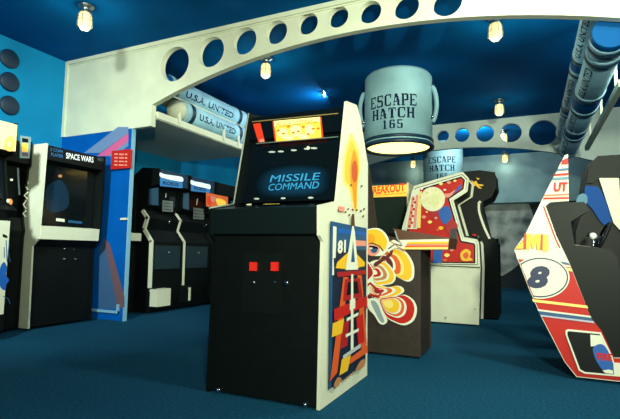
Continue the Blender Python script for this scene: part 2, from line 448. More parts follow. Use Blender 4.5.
# ------------------------------------------------------------ slab stencil lettering for the hatches
GL = {
 'E': [(.0, 0, .26, 1), (.30, .0, .85, .12), (.30, .88, .85, 1), (.30, .44, .62, .56), (.85, 0, .95, .3), (.85, .7, .95, 1), (-.06, 0, 0, .09), (-.06, .91, 0, 1)],
 'S': [(.05, .0, .45, .12), (.50, 0, .88, .12), (.05, .88, .45, 1), (.5, .88, .88, 1), (.0, .54, .28, .94), (.68, .06, .95, .48), (.12, .44, .80, .60), (-.02, 0, .1, .3), (.84, .7, .95, 1)],
 'C': [(.0, .1, .28, .9), (.14, .0, .46, .12), (.5, 0, .85, .12), (.14, .88, .46, 1), (.5, .88, .85, 1), (.8, .66, .94, 1), (.8, .08, .94, .3)],
 'A': [(.0, 0, .34, .08), (.6, 0, 1.0, .08), (.1, 0, .2, .4), (.17, .3, .28, .7), (.24, .6, .38, 1), (.38, .7, .62, 1), (.48, .4, .76, .8), (.58, 0, .88, .5), (.3, .28, .54, .38)],
 'P': [(.05, 0, .32, 1), (-.03, 0, .42, .09), (-.03, .91, .3, 1), (.36, .88, .8, 1), (.36, .4, .8, .52), (.66, .45, .94, .95)],
 'H': [(.03, 0, .30, 1), (.66, 0, .93, 1), (-.04, 0, .37, .09), (-.04, .91, .37, 1), (.6, 0, 1.0, .09), (.6, .91, 1.0, 1), (.3, .44, .66, .56)],
 'T': [(.32, 0, .62, .86), (.22, 0, .72, .09), (.0, .88, .44, 1), (.5, .88, .95, 1), (.0, .66, .1, 1), (.85, .66, .95, 1)],
 '1': [(.34, 0, .64, 1), (.2, 0, .8, .09), (.2, .8, .4, .92)],
 '6': [(.05, .08, .32, .92), (.2, .88, .5, 1), (.54, .88, .8, 1), (.2, 0, .5, .12), (.54, 0, .75, .12), (.62, .05, .92, .55), (.36, .48, .75, .6), (.66, .74, .86, .95)],
 '5': [(.08, .48, .28, 1), (.3, .86, .85, 1), (.2, .48, .5, .6), (.54, .48, .78, .6), (.62, .06, .92, .54), (.1, 0, .5, .12), (.54, 0, .8, .12), (.05, .05, .22, .28)],
}
def hatch(cx, cy, r, z0, rows, label, turn=0, braces=True, glow=8):
    root = empty('escape_hatch', (cx, cy, z0), label, 'hatch')
    mb = MB(); zt = CZ
    mb.lathe([(r * .93, zt), (r, zt - .05), (r, z0 + .12), ], HATW, (cx, cy, 0), 2, 64)
    mb.build('barrel', root)
    MB().lathe([(r * 1.0, z0 + .12), (r * 1.03, z0 + .118), (r * 1.035, z0 + .085), (r * 1.0, z0 + .075), (r * 1.03, z0 + .055), (r * 1.05, z0 + .03), (r * 1.045, z0 + .0), (r * .93, z0), (r * .92, z0 + .07)], HATD, (cx, cy, 0), 2, 64,
               mats=[HATD] * 3 + [HATW] + [HATD] * 4).build('rim', root)
    MB().lathe([(.001, z0 + .03), (r * .915, z0 + .03)], HATE, (cx, cy, 0), 2, 48).build('light_diffuser', root)
    a0 = math.atan2(-cy, -cx) + turn
    tb = MB(); rr = r + .004
    for (s, zb, zt_, half) in rows:
        n = len(s); w = 2 * half / n
        for i, ch in enumerate(s):
            for (x0, y0, x1, y1) in GL[ch]:
                S = 3
                for q in range(S):
                    xa = x0 + (x1 - x0) * q / S; xb = x0 + (x1 - x0) * (q + 1) / S
                    P = []
                    for (xx, yy) in ((xa, y0), (xb, y0), (xb, y1), (xa, y1)):
                        lat = -half + w * (i + .04 + xx * .84)
                        an = a0 + lat / r
                        P.append((cx + rr * math.cos(an), cy + rr * math.sin(an), zb + (zt_ - zb) * yy))
                    tb.face([tb.add(P) + j for j in range(4)], STENC)
    tb.build('stencil_lettering', root)
    if braces:
        for sgn in (-1, 1):
            an = a0 + sgn * (PI / 2 - .12)
            d = Vector((math.cos(an), math.sin(an), 0)); b = MB(); P = []
            for i in range(17):
                t = i / 16; P.append(Vector((cx, cy, 0)) + d * (r + .01 + .06 * math.sin(t * PI) ** .7) + Vector((0, 0, 2.72 + .52 * t)))
            b.sweep(P, .032, HATW, 12)
            b.build('side_handle', root)
        for sgn in (-1, 1):
            an = a0 + sgn * 1.35
            MB().ball((cx + (r + .01) * math.cos(an), cy + (r + .01) * math.sin(an), 2.78), .03, CHROME).build('bolt', root)
    return root
hatch(-1.69, 6.62, .485, 2.37, [('ESCAPE', 2.875, 3.04, .35), ('HATCH', 2.705, 2.85, .315), ('165', 2.56, 2.68, .155)], 'large pale blue hanging hatch drum with a lit base, nearer the camera', turn=-.15)
hatch(-1.79, 11.2, .45, 2.42, [('ESCAPE', 2.93, 3.07, .33), ('HATCH', 2.74, 2.88, .3), ('165', 2.56, 2.68, .14)], 'smaller looking hatch drum hanging behind the rear beam, lettered like the near one', turn=-.05, braces=False)

# ------------------------------------------------------------ jar lamps
LAMPS = [((86, 6), 'jar lamp on the blue ceiling at the upper left, nearest the left wall', 1), ((266, 58.5), 'jar lamp hanging just behind the arch above the large black cabinet', 1), ((495, 17), 'topmost of the jar lamps at the right, close under the front beam', 1),
         ((499, 100), 'jar lamp hanging right in front of the rear beam', 1), ((503.5, 130), 'jar lamp seen against the round holes of the rear beam', 1), ((506, 157), 'farthest jar lamp, against the pale blue wall band', 1), ((413, 158), 'jar lamp glowing below the large hatch drum', 1)]
def make_lamp(p, label):
    root = empty('jar_lamp', (p.x, p.y, CZ - .27), label, 'lamp', 'jar lamps on the ceiling')
    x, y = p.x, p.y
    MB().lathe([(.085, CZ - .0005), (.085, CZ - .012), (.05, CZ - .03), (.045, CZ - .07), (.06, CZ - .075), (.06, CZ - .085)], STEEL, (x, y, 0), 2, 20).build('ceiling_mount', root)
    MB().lathe([(.0, CZ - .26), (.045, CZ - .255), (.062, CZ - .23), (.066, CZ - .15), (.058, CZ - .10), (.05, CZ - .086)], LAMPE, (x, y, 0), 2, 20).build('glass_jar', root)
    c = MB()
    for i in range(6):
        t = PI * i / 3; d = Vector((math.cos(t), math.sin(t), 0)); o = Vector((x, y, 0))
        c.path([o + d * .055 + Vector((0, 0, CZ - .08)), o + d * .074 + Vector((0, 0, CZ - .12)), o + d * .074 + Vector((0, 0, CZ - .23)), o + d * .03 + Vector((0, 0, CZ - .268))], .004, STEEL, 5)
    c.torus((x, y, CZ - .17), (0, 0, 1), .074, .004, STEEL, 18, 5)
    c.build('wire_cage', root)
    return root
for (uv, lb, e) in LAMPS:
    p = on(*uv, 2, CZ)
    if uv == (506, 157) or uv == (413, 158): p.y = min(p.y, YB - .8)
    make_lamp(p, lb)
    L = bpy.data.lights.new('jar_glow', 'POINT'); L.energy = 11 if p.y < 7 else 4; L.color = (.95, .95, .65); L.shadow_soft_size = .08
    lo = bpy.data.objects.new('jar_glow', L); COL.objects.link(lo); lo.location = (p.x, p.y, CZ - .36)
p = on(323, 92, 2, CZ)
tag(MB().lathe([(.05, CZ - .0005), (.05, CZ - .02), (.02, CZ - .04), (.02, CZ - .07), (.035, CZ - .075), (.0, CZ - .08)], CHROME, (p.x, p.y, 0), 2, 14).build('ceiling_sprinkler'), 'tiny chrome sprinkler head on the ceiling behind the arch', 'sprinkler')

# ------------------------------------------------------------ the large black cabinet in front
MX0, MX1 = -1.835, -1.066
root = empty('arcade_cabinet', ((MX0 + MX1) / 2, 2.9, 0), 'large black arcade cabinet in the centre foreground with rocket artwork on its white side', 'arcade machine')
prof = [(2.452, .003), (2.474, .93), (2.425, .965), (2.420, 1.135), (2.684, 1.186), (2.84, 1.865), (3.03, 1.895), (3.11, 1.83), (3.29, 1.52), (3.29, .003)]
MB().prism(yz(MX1 - .02, prof), (.02, 0, 0), WHITE).build('side_panel', root, 'white side panel printed with a rocket', bevel=0)
MB().prism(yz(MX0, prof), (.02, 0, 0), BLACK).build('side_panel', root)
xa, xb = MX0 + .02, MX1 - .02
body = [(2.460, .012), (2.482, .93), (2.50, 1.0), (2.66, 1.13), (2.80, 1.19), (2.90, 1.62), (2.86, 1.66), (2.88, 1.82), (3.02, 1.875), (3.10, 1.81), (3.28, 1.51), (3.28, .012)]
MB().prism(yz(xa, body), (xb - xa, 0, 0), BLACK).build('body', root)
MB().prism(yz(xa, [(2.43, .975), (2.427, 1.13), (2.50, 1.145), (2.505, .96)]), (xb - xa, 0, 0), mat('panel_black', (14, 26, 28), .35, spec=.3)).build('control_panel', root)
MB().prism(yz(xa, [(2.50, 1.146), (2.68, 1.18), (2.68, 1.12), (2.50, 1.08)]), (xb - xa, 0, 0), BLACKG).build('trackball_deck', root)
# T-moulding on the left front edge
e = yz(MX0 + .008, [(2.42, 1.137), (2.684, 1.188), (2.84, 1.867)])
MB().path([v + Vector((0, -.006, 0)) for v in e], .006, mat('grey_edging', (150, 160, 150), .4)).build('edge_moulding', root)
# monitor glass (leans back) and bezel
nA = Vector((xa, 2.72, 1.20)); nB = Vector((xa, 2.86, 1.66))
up = (nB - nA); nrm = Vector((0, -up.z, up.y)).normalized()
MB().prism([nA, nB, nB + Vector((xb - xa, 0, 0)), nA + Vector((xb - xa, 0, 0))], -nrm * .02, BLACKG).build('monitor_glass', root)
fn = lambda u, v: onpl(u, v, nA, nrm)
A = Art(fn, nrm)
hz = [(266, 172), (290, 166), (322, 168), (328, 178), (322, 193), (290, 197), (264, 195), (258, 184)]
for q, k in enumerate((1.12, 1.06, 1, .94, .88, .8, .7)):
    c_ = (4 + 1.2 * q, 14 + 5 * q, 20 + 8 * q)
    A.p(smooth(toward(hz, (294, 182), k)), mat('screen_haze_%d' % q, c_, .3, emit=.3, spec=.2))
A.text('MISSILE', (270, 182.6), (320, 180.2), (271, 175.6), SCRB, .0, .1)
A.text('COMMAND', (268.5, 191), (319, 188.6), (269.5, 184.4), SCRB, .0, .1)
A.build('screen', root, 'dark screen with glowing blue letters')
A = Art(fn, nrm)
for (u, v, w) in ((272, 152, 3.5), (281, 151.6, 3), (294, 150.4, 3), (307, 149, 3), (314, 148.4, 3.5), (257, 199, 2.6), (283.5, 198.5, 2.4), (311, 198, 2.8)):  # lamp reflections in the glass, painted on as white marks
    A.p(ell(u, v, w, .9), mat('bezel_lamp_glints', (190, 205, 200), .4))
A.p(ell(308.5, 148.4, 1.6, 1.8), WHV)  # one more painted lamp reflection
A.p([(256, 206), (266, 204.3), (280, 204), (282, 206.5), (262, 207.5)], PYEL)
A.p([(247, 204.5), (252, 204), (252, 206), (247, 206)], WHV)
A.p([(307, 204.3), (317, 204), (317, 205.8), (307, 206)], mat('dim_rust_print', (130, 90, 60), .5))
A.build('bezel_art_and_glints', root)
# marquee
mA = Vector((xa, 2.826, 1.665)); mB = Vector((xa, 2.862, 1.84)); mn = Vector((0, -(mB - mA).z, (mB - mA).y)).normalized()
MB().prism([mA, mB, mB + Vector((xb - xa, 0, 0)), mA + Vector((xb - xa, 0, 0))], -mn * .03, BLACKG).build('marquee_box', root)
A = Art(lambda u, v: onpl(u, v, mA, mn), mn)
A.p([(253, 124), (260.5, 123), (265, 142), (258.5, 142.5)], MARQR).p([(259.5, 139.5), (263.5, 139), (264.5, 142), (260, 142.4)], SALM)
A.p([(272.5, 121.5), (321.5, 117), (323.5, 137.5), (275, 142.3)], MARQR)
A.p([(274, 121.3), (320, 117.1), (321.6, 137.6), (276.5, 142)], MARQY)
A.p([(274, 121.3), (320, 117.1), (320.5, 121.5), (274.6, 126.5)], MARQW)
for (cx, cy, rx, ry) in ((283, 133, 5, 5), (296, 131, 6, 5.5), (310, 130, 5, 5), (289, 138, 6, 2.5), (304, 137, 6, 2.5)):
    A.p(ell(cx, cy, rx, ry, 14), MARQW)
A.text('MISSILE COMMAND', (277, 127.6), (318.5, 123.2), (276.8, 123.2), MARQO, .0)
for i in range(9):
    A.p(ell(279 + i * 5, 131 + 4 * math.sin(i * 2.3), 1.6, 1.1, 8), MARQO)
A.line([(253, 122.6), (339, 114.2)], 1, mat('brass_trim', (140, 120, 70), .4)).line([(257, 144.4), (339, 137.6)], 1, mat('grey_trim', (90, 110, 100), .4))
A.build('marquee_artwork', root, 'lit yellow marquee graphic')
# coin door
cd = MB().box((-1.60, 2.463, .50), (-1.335, 2.485, .86), mat('coin_door_black', (12, 20, 20), .45, spec=.25)).build('coin_door', root)
for u in (253.2, 274.6):
    c = on(u, 266.5, 1, 2.45)
    MB().box((c.x - .021, 2.440, c.z - .026), (c.x + .021, 2.4625, c.z + .026), mat('coin_button_red', (215, 40, 30), .35, emit=.25)).build('coin_button', cd)
for u, v, rr in ((254, 282, .006), (275, 282, .006), (286, 283, .014)):
    c = on(u, v, 1, 2.455); MB().lathe([(rr, 2.4625), (rr, 2.454), (rr * .5, 2.450), (0, 2.450)], CHROME, (c.x, 0, c.z), 1, 12).build('coin_knob', cd)
for x in (MX0 + .09, MX1 - .09):
    MB().ball((x, 2.452, .022), .014, CHROME, 10).build('foot_bolt', root)
# side artwork
A = Art(pl(0, MX1), (1, 0, 0))
fl = [(351, 133), (354, 138), (359, 150), (360.5, 168), (358, 186), (357.5, 208), (355, 212), (352, 206), (349, 190), (343.5, 184), (342.5, 168), (345, 150), (348.5, 138)]
A.p(smooth(fl), PYEL)
A.p(smooth(toward(fl, (352.5, 170), .8)), mat('golden_vinyl', (244, 196, 70), .45))
A.p(smooth([(353.8, 150), (357.2, 162), (357.6, 176), (356.4, 190), (356, 208), (354.2, 208), (352.6, 192), (350.2, 180), (350, 166), (351.8, 156)]), mat('amber_vinyl', (238, 150, 44), .45))
A.p(ell(354.2, 171.5, 3, 11), mat('brick_vinyl', (206, 92, 50), .45))
for (u, v) in ((338, 210), (341, 208), (345, 212), (347.5, 209), (352, 209.5), (356, 210), (360, 211), (363, 209), (350, 185), (360.5, 186), (348, 215), (362, 216)):
    A.p(ell(u, v, 1.0, 1.0, 6), BROWN2)
A.p([(337, 206), (343, 207), (343, 212), (337, 211)], SALM)
A.p([(328.6, 221), (365, 228.3), (364.8, 290), (363.9, 361), (345, 377), (326.6, 389.5), (327.3, 330), (327.9, 270)], mat('deep_navy_print', (20, 38, 62), .45))
A.p([(328.6, 221), (365, 228.3), (364.9, 250), (328.3, 249)], MBLUE)
A.p([(328, 249), (331, 249), (329.2, 386), (326.7, 388.5)], MBLUE)
A.p([(336, 228), (364.8, 232), (364.8, 236), (336, 233)], BLUE)
A.p([(331, 226), (334.5, 227), (333.5, 258), (331.5, 258), (332, 275), (330, 275)], WHV)
A.p([(352, 240), (364, 241), (364, 246), (352, 246)], SALM)
A.text('81', (335.2, 254), (343.5, 252.5), (335.6, 240.5), WHV, .05)
A.p([(346, 252), (343.2, 269), (333, 268), (335, 262)], YEL).p([(353, 252), (362.8, 262.5), (362.5, 266), (354.5, 268)], YEL)
A.p([(350.5, 222), (352.5, 232), (355.8, 269.5), (343, 270)], WHV)
A.p([(350.6, 240), (352.4, 262), (348.6, 262)], MBLUE)
A.p([(349.3, 214), (351.7, 214), (352.4, 226), (348.9, 226)], BROWN2)
A.p([(334, 272), (363, 270), (363.5, 274), (334.5, 277)], CRIM)
A.p([(340.5, 277), (345.5, 277), (334.3, 372), (326.9, 381)], ORNG)
A.p([(354.5, 275), (359, 275), (364.2, 344), (358.5, 350)], ORNG)
A.p([(342, 279), (357, 278), (360, 298), (340, 301)], CRIM)
A.p([(345, 282), (354.5, 281), (356, 293), (343.5, 295)], INK)
A.p([(330.5, 309), (364.2, 296), (364.3, 309), (361, 306), (331, 321)], RED)
A.p([(339.5, 322), (346, 320), (344, 345), (337, 349)], CRIM)
A.p([(353, 318), (359.5, 313), (361.5, 341), (355, 345)], RED)
A.p([(329, 323), (340.6, 318.5), (338.5, 333), (328, 337)], YEL)
A.p([(347.6, 274), (349.8, 274), (350, 350), (347.2, 352)], WHV)
A.p([(343, 318), (355, 312), (355, 315), (343, 321)], WHV).p([(342, 334), (355, 328), (355, 331), (342, 337)], WHV)
A.p([(346, 300), (351.5, 298), (351.5, 308), (346, 310)], WHV)
A.p([(339, 355), (357, 343), (357, 347), (339, 359)], mat('pale_grey_print', (190, 195, 195), .5))
A.p([(347, 357), (364, 344), (364, 352), (345, 364)], ORNG)
A.p([(337.5, 359), (347, 354.5), (343.5, 370), (335, 375)], YEL)
A.p(smooth([(329.5, 384), (333, 377), (337, 378), (335, 384), (331, 387)]), TAN).p(smooth([(352, 368), (357, 360), (361.5, 359), (360, 366), (355, 369)]), TAN)
for i in range(5): A.p(ell(339 + i * 3.2, 380 - i * 2.7, 1.2, .9, 8), TAN)
A.build('side_artwork', root, 'rocket and launch tower print')

# ------------------------------------------------------------ left wall cabinet with white sides
def cab_left(name, y0, y1, prof, label, side_mat, group=None, th=.02):
    """cabinet with its back to the left wall: outline given as (x, z)"""
    root = empty(name, (sum(p[0] for p in prof) / len(prof), (y0 + y1) / 2, 0), label, 'arcade machine', group)
    MB().prism(xz(y0, prof), (0, th, 0), side_mat).build('side_panel', root)
    MB().prism(xz(y1 - th, prof), (0, th, 0), BLACK).build('side_panel', root)
    return root
SY0, SY1 = 3.32, 4.11
sp = [(-4.80, .02), (-4.822, .89), (-4.73, .965), (-4.722, 1.113), (-4.70, 2.0), (-5.35, 2.0), (-5.60, 1.75), (-5.62, .02)]
root = cab_left('arcade_cabinet', SY0, SY1, sp, 'black fronted arcade cabinet with white sides and dark screen, beside the blue partition', WHITE)
MB().prism(xz(SY0 + .02, [(-4.83, .03), (-4.84, .885), (-4.76, .955), (-4.80, 1.10), (-4.88, 1.12), (-4.86, 1.80), (-4.74, 1.83), (-4.73, 1.98), (-5.34, 1.98), (-5.58, 1.74), (-5.60, .03)]), (0, SY1 - SY0 - .04, 0), BLACK).build('body', root)
MB().prism(xz(SY0 + .021, [(-4.725, .965), (-4.717, 1.105), (-4.86, 1.118), (-4.86, .97)]), (0, SY1 - SY0 - .042, 0), WHITE).build('control_panel', root)
MB().box((-4.865, SY0 + .03, 1.13), (-4.845, SY1 - .03, 1.80), BLACKG).build('monitor_glass', root)
MB().box((-4.735, SY0 + .021, 1.83), (-4.715, SY1 - .021, 1.985), BLACK).build('marquee_box', root)
A = Art(pl(0, -4.715), (1, 0, 0))
A.text('SPACE WARS', (66, 158.5), (93.5, 162.8), (66, 152.5), MARQWH, .02)
A.text('2 COIN', (50, 150.6), (62.5, 153), (50, 147.6), MARQB, .0).text('PLAYER', (51, 156), (63, 158), (51, 152.6), MARQB, .0)
A.text('VECTOR', (97, 160.5), (107, 162.5), (97, 157.5), mat('dim_grey_print', (90, 120, 130), .5), 0)
A.build('marquee_lettering', root)
A = Art(pl(0, -4.845), (1, 0, 0))
A.p(smooth([(47, 187), (60, 180), (68, 192), (67, 208), (50, 212), (45.5, 200)]), SCRG)  # bluish reflection on the glass, painted as a faintly glowing patch
A.p([(56, 218), (64.5, 219), (64.5, 222), (56, 221)], WHV).p([(68, 220), (82, 221.5), (82, 224), (68, 222.5)], MBLUE)
A.p(ell(60, 176, 2, 1.6), TAN)
A.build('screen', root)
for (u, v) in ((64, 249), (73.3, 249.3), (64, 259), (75, 259)):
    c = on(u, v, 0, -4.83); MB().lathe([(.011, -4.84), (.011, -4.815), (.0, -4.812)], CHROME if v < 255 else STEEL, (0, c.y, c.z), 0, 10).build('coin_button', root)

# slim and outermost cabinets at the left edge of the view
root = cab_left('arcade_cabinet', 2.87, 3.285, [(-4.905, .02), (-4.915, .98), (-4.900, 1.05), (-4.940, 1.20), (-4.905, 1.72), (-4.870, 1.76), (-4.880, 2.02), (-5.440, 2.02), (-5.60, 1.6), (-5.60, .02)], 'slim black cabinet with a small framed picture sign, between two wider cabinets at far left', BLACK)
MB().prism(xz(2.89, [(-4.915, .03), (-4.922, .97), (-4.910, 1.05), (-4.950, 1.19), (-5.020, 1.2), (-5.020, 1.75), (-4.885, 1.77), (-4.890, 2.0), (-5.430, 2.01), (-5.58, 1.6), (-5.58, .03)]), (0, .375, 0), BLACK).build('body', root)
A = Art(pl(0, -4.882), (1, 0, 0))
A.p([(20, 135.5), (31, 137), (30.6, 158.5), (19.6, 158)], mat('pale_blue_print', (130, 160, 165), .5, emit=.12))
A.p([(21.8, 143), (28, 143.5), (28, 152), (21.6, 151.5)], MARQY).p([(22, 138), (28, 139), (28, 142.5), (22, 142)], INK).p([(22, 152.5), (28, 153), (28, 156.5), (22, 156)], RUST)
A.build('picture_sign', root)
A = Art(pl(0, -4.930), (1, 0, 0), .012)
for (a, b, c, d) in ((25, 182, 28, 190), (23.5, 192, 27.5, 199), (22.5, 200, 26, 209), (22.3, 210.5, 25.5, 217)):
    A.line([(c, b), (a, (b + d) / 2), (c - .5, d)], 1.3, WHV)
A.line([(17, 168), (18.5, 195)], 1.6, mat('pale_reflection_streak', (120, 140, 145), .4))  # pale streak painted in as a reflection, not lettering
A.build('front_lettering_and_reflection', root)

o1 = [(-4.470, .10), (-4.470, 1.16), (-4.390, 1.22), (-4.530, 1.30), (-4.610, 1.74), (-4.455, 1.77), (-4.470, 2.07), (-5.170, 2.07), (-5.470, 1.7), (-5.470, .02), (-4.530, .02)]
root = cab_left('arcade_cabinet', 2.22, 2.85, o1, 'outermost left cabinet with a lit yellow sign and a white front panel drawn in blue', BLACK)
MB().prism(xz(2.24, [(-4.480, .11), (-4.480, 1.15), (-4.400, 1.22), (-4.550, 1.29), (-4.630, 1.75), (-4.470, 1.78), (-4.480, 2.05), (-5.170, 2.06), (-5.450, 1.69), (-5.450, .03), (-4.540, .03)]), (0, .59, 0), BLACK).build('body', root)
MB().box((-4.480, 2.30, .25), (-4.464, 2.84, 1.12), WHITE).build('front_panel', root, 'white front panel with blue drawing')
A = Art(pl(0, -4.464), (1, 0, 0))
A.p(smooth([(4, 262), (7, 268), (6, 275), (9, 280), (6.5, 284), (5, 290), (1, 288), (-2, 280), (0, 268)]), BLUE)
A.p(smooth([(3, 234), (7, 236), (7, 238), (3, 237)]), INK).line([(6, 240), (7, 262)], .9, MBLUE).line([(9, 243), (8, 252), (10, 262)], .8, MBLUE).line([(3, 296), (8, 299), (10, 304)], .8, MBLUE).line([(4, 247), (4, 258)], .8, MBLUE)
A.build('front_artwork', root)
MB().box((-4.475, 2.27, 1.79), (-4.455, 2.835, 2.05), MARQW).build('marquee', root, 'lit yellow marquee')
A = Art(pl(0, -4.455), (1, 0, 0))
A.p(smooth([(6, 139), (12, 136), (15, 143), (12, 151), (6, 150), (4, 145)]), mat('orange_tint_lit', (240, 180, 90), .5, emit=.6)).p(ell(9, 144, 2, 3), MARQW)
A.build('marquee_artwork', root)
MB().prism(xz(2.26, [(-4.542, 1.33), (-4.605, 1.72), (-4.620, 1.72), (-4.560, 1.32)]), (0, .55, 0), BLACKG).build('monitor_glass', root)
A = Art(pl(0, -4.560), (1, 0, 0), .03)
A.p(ell(8, 202, 2.6, 3.2), mat('orange_glow_print', (220, 140, 60), .5, emit=.4)).p(ell(6, 201, 1.6, 2), WHV).p(ell(9.5, 180, 1.5, 1.2), WHV)
A.build('screen', root)

# ------------------------------------------------------------ alcove cabinets
# partly hidden one behind the partition
root = cab_left('arcade_cabinet', 4.49, 4.90, [(-4.93, .02), (-4.93, .95), (-4.84, .98), (-4.83, 1.08), (-4.95, 1.12), (-4.97, 1.74), (-5.02, 1.82), (-5.2, 1.85), (-5.62, 1.6), (-5.62, .02)], 'dark cabinet with a white control ledge, half hidden behind the blue partition', BLACK)
MB().prism(xz(4.51, [(-4.94, .03), (-4.94, .95), (-4.86, .98), (-4.86, 1.07), (-5.0, 1.11), (-5.0, 1.74), (-5.04, 1.80), (-5.2, 1.83), (-5.6, 1.6), (-5.6, .03)]), (0, .37, 0), BLACK).build('body', root)
MB().box((-4.86, 4.51, .985), (-4.825, 4.88, 1.09), WHITE).build('control_panel', root, 'white control ledge')
MB().lathe([(.001, -5.0), (.06, -5.0), (.06, -4.98), (0, -4.975)], BROWN2, (0, 4.60, 1.70), 0, 16).build('brown_highlight_disc', root)  # brown disc standing in for a brownish highlight

def alcove(y0, y1, label, white_w, marq, screen_w, foot=True):
    pf = [(-4.70, .02), (-4.70, .10), (-4.58, .10), (-4.58, .335), (-4.705, .35), (-4.71, .98), (-4.72, 1.0), (-4.85, 1.16), (-4.80, 1.32), (-4.90, 1.42), (-4.83, 1.48), (-4.80, 1.75), (-4.64, 1.78), (-4.64, 2.0), (-4.95, 2.03), (-5.3, 1.80), (-5.45, 1.5), (-5.5, .02)]
    root = cab_left('arcade_cabinet', y0, y1, pf, label, BLACK, None)
    ins = .012
    MB().prism(xz(y0 + .02, [(-4.715, .03), (-4.715, .98), (-4.735, 1.0), (-4.865, 1.15), (-4.82, 1.31), (-4.92, 1.43), (-4.86, 1.48), (-4.83, 1.76), (-4.66, 1.79), (-4.66, 1.98), (-4.95, 2.01), (-5.29, 1.79), (-5.44, 1.5), (-5.49, .03)]), (0, y1 - y0 - .04, 0), BLACK).build('body', root)
    # white edging follows the front outline of the near side panel
    e = [(-4.90, 1.43), (-4.80, 1.32), (-4.85, 1.16), (-4.712, .995), (-4.705, .35)]
    w = white_w
    mb = MB()
    wm = WHITE if foot else BLACK
    for (p, q) in zip(e, e[1:]):
        d = Vector((q[0] - p[0], q[1] - p[1])).normalized(); nn = Vector((d.y, -d.x)); nn = nn if nn.x < 0 else -nn
        P = [Vector(p) - d * .004, Vector(q) + d * .004, Vector(q) + d * .004 + nn * w, Vector(p) - d * .004 + nn * w]
        mb.prism([Vector((a.x + .004, y0 - .006, a.y)) for a in P], (0, .03, 0), wm)
    if foot: mb.prism(xz(y0 - .006, [(-4.715, .32), (-4.575, .32), (-4.575, .13), (-4.595, .13), (-4.595, .30), (-4.715, .30)]), (0, .03, 0), WHITE)
    mb.build('edge_moulding', root, 'white edging' if foot else None)
    # marquee, instruction plate, buttons
    MB().box((-4.655, y0 + .03, 1.79), (-4.635, y1 - .03, 1.99), marq).build('marquee', root)
    yc = (y0 + y1) / 2
    MB().box((-4.855, y0 + .05, 1.50), (-4.84, y1 - .05, 1.75), BLACKG).build('monitor_glass', root)
    return root
LB = mat('dark_header_blue', (20, 50, 80), .4, emit=.1)
for (y0, y1, lb, ww, u0, u1, vt, vb, sl) in ((4.97, 5.60, 'arcade cabinet with a pale lit header in the alcove, first beyond the partition', .05, 160, 182.5, 172.5, 186, .30), (5.64, 6.26, 'arcade cabinet with a pale lit header in the alcove, behind the first one', .022, 191, 210, 180, 191, .22)):
    root = alcove(y0, y1, lb, ww, LB, 0)
    A = Art(pl(0, -4.635), (1, 0, 0))
    k = sl
    A.p([(u0, vt), (u1, vt + (u1 - u0) * k), (u1, vb + (u1 - u0) * .1), (u0, vb)], MARQB)
    A.p(smooth([(u0, vt), (u0 + 4, vt + 1.5), (u0 + 10, vt + 2.5), (u1 - 5, vt + 3.6), (u1, vt + 5), (u1, vt + 9), (u0 + 14, vt + 8), (u0 + 6, vt + 6.2), (u0, vt + 4)]), MARQWH)
    A.text('ROIDS', (u0 + 3, vb - 1.5), (u1 - 4, vb + .4), (u0 + 3, vb - 5), NAVY, .03)
    A.build('marquee_artwork', root)
    xk = -4.83
    A = Art(pl(0, -4.84), (1, 0, 0))
    du = u0 - 160
    A.p([(u0 + 2.5, vt + 27.5), (u0 + 13, vt + 29), (u0 + 13, vt + 39.5), (u0 + 2, vt + 39)], mat('grey_instruction_card', (120, 132, 130), .5))
    for i in range(3): A.line([(u0 + 3, vt + 30.5 + i * 3), (u0 + 12.5, vt + 31.5 + i * 3)], .5, INK)
    A.line([(u0 + 6.5, vt + 16), (u0 + 5.5, vt + 25)], .9, WHV)
    A.build('instruction_card', root)
    A = Art(pl(1, y0), (0, -1, 0))
    A.p([(u0 - 11, vt + 16.5), (u0 - 1.5, vt + 15), (u0 - 1.5, vt + 33), (u0 - 11, vt + 32)] if ww > .03 else [(u0 - 8, vt + 13), (u0 - 2, vt + 13), (u0 - 2, vt + 30), (u0 - 8, vt + 28)], mat('blue_grey_side_print', (52, 84, 108), .3))
    A.build('side_window', root)
    c = on(u0 + (9 if ww > .03 else 14.5), 225 if ww > .03 else 229, 0, -4.80)
    MB().tube((-4.83, c.y, 1.24), (-4.78, c.y, 1.30), .013, CHROME).build('joystick', root)
    fr = MB().box((-4.716, y0 + .06, .60), (-4.70, y1 - .06, .93), mat('slate_coin_door', (34, 52, 60), .35)).build('coin_door', root)
    MB().lathe([(.018, -4.70), (.018, -4.685), (0, -4.68)], CHROME, (0, y0 + .33, .83), 0, 12).build('coin_knob', fr)
    if ww > .03:
        MB().box((-4.70, y0 - .008, .10), (-4.565, y0 + .25, .335), WHITE).build('foot_plate', root, 'white foot plate')
root = alcove(6.30, 6.95, 'alcove cabinet with an orange lit header, farthest along the left wall', .01, BLACK, 0, False)
A = Art(pl(0, -4.635), (1, 0, 0))
A.p([(206, 192.5), (228, 197), (228, 207), (206, 206.5)], mat('burnt_orange_lit', (200, 92, 44), .5, emit=.45)).p(smooth([(216, 199), (221, 199), (226, 202), (224, 206), (218, 205.5)]), MARQY).p(smooth([(208, 196), (212, 200), (210, 205), (207, 203)]), MARQR).p(smooth([(211, 196), (216, 197.5), (214, 202), (211, 201)]), SALM)
A.build('marquee_artwork', root, 'mottled orange picture header')

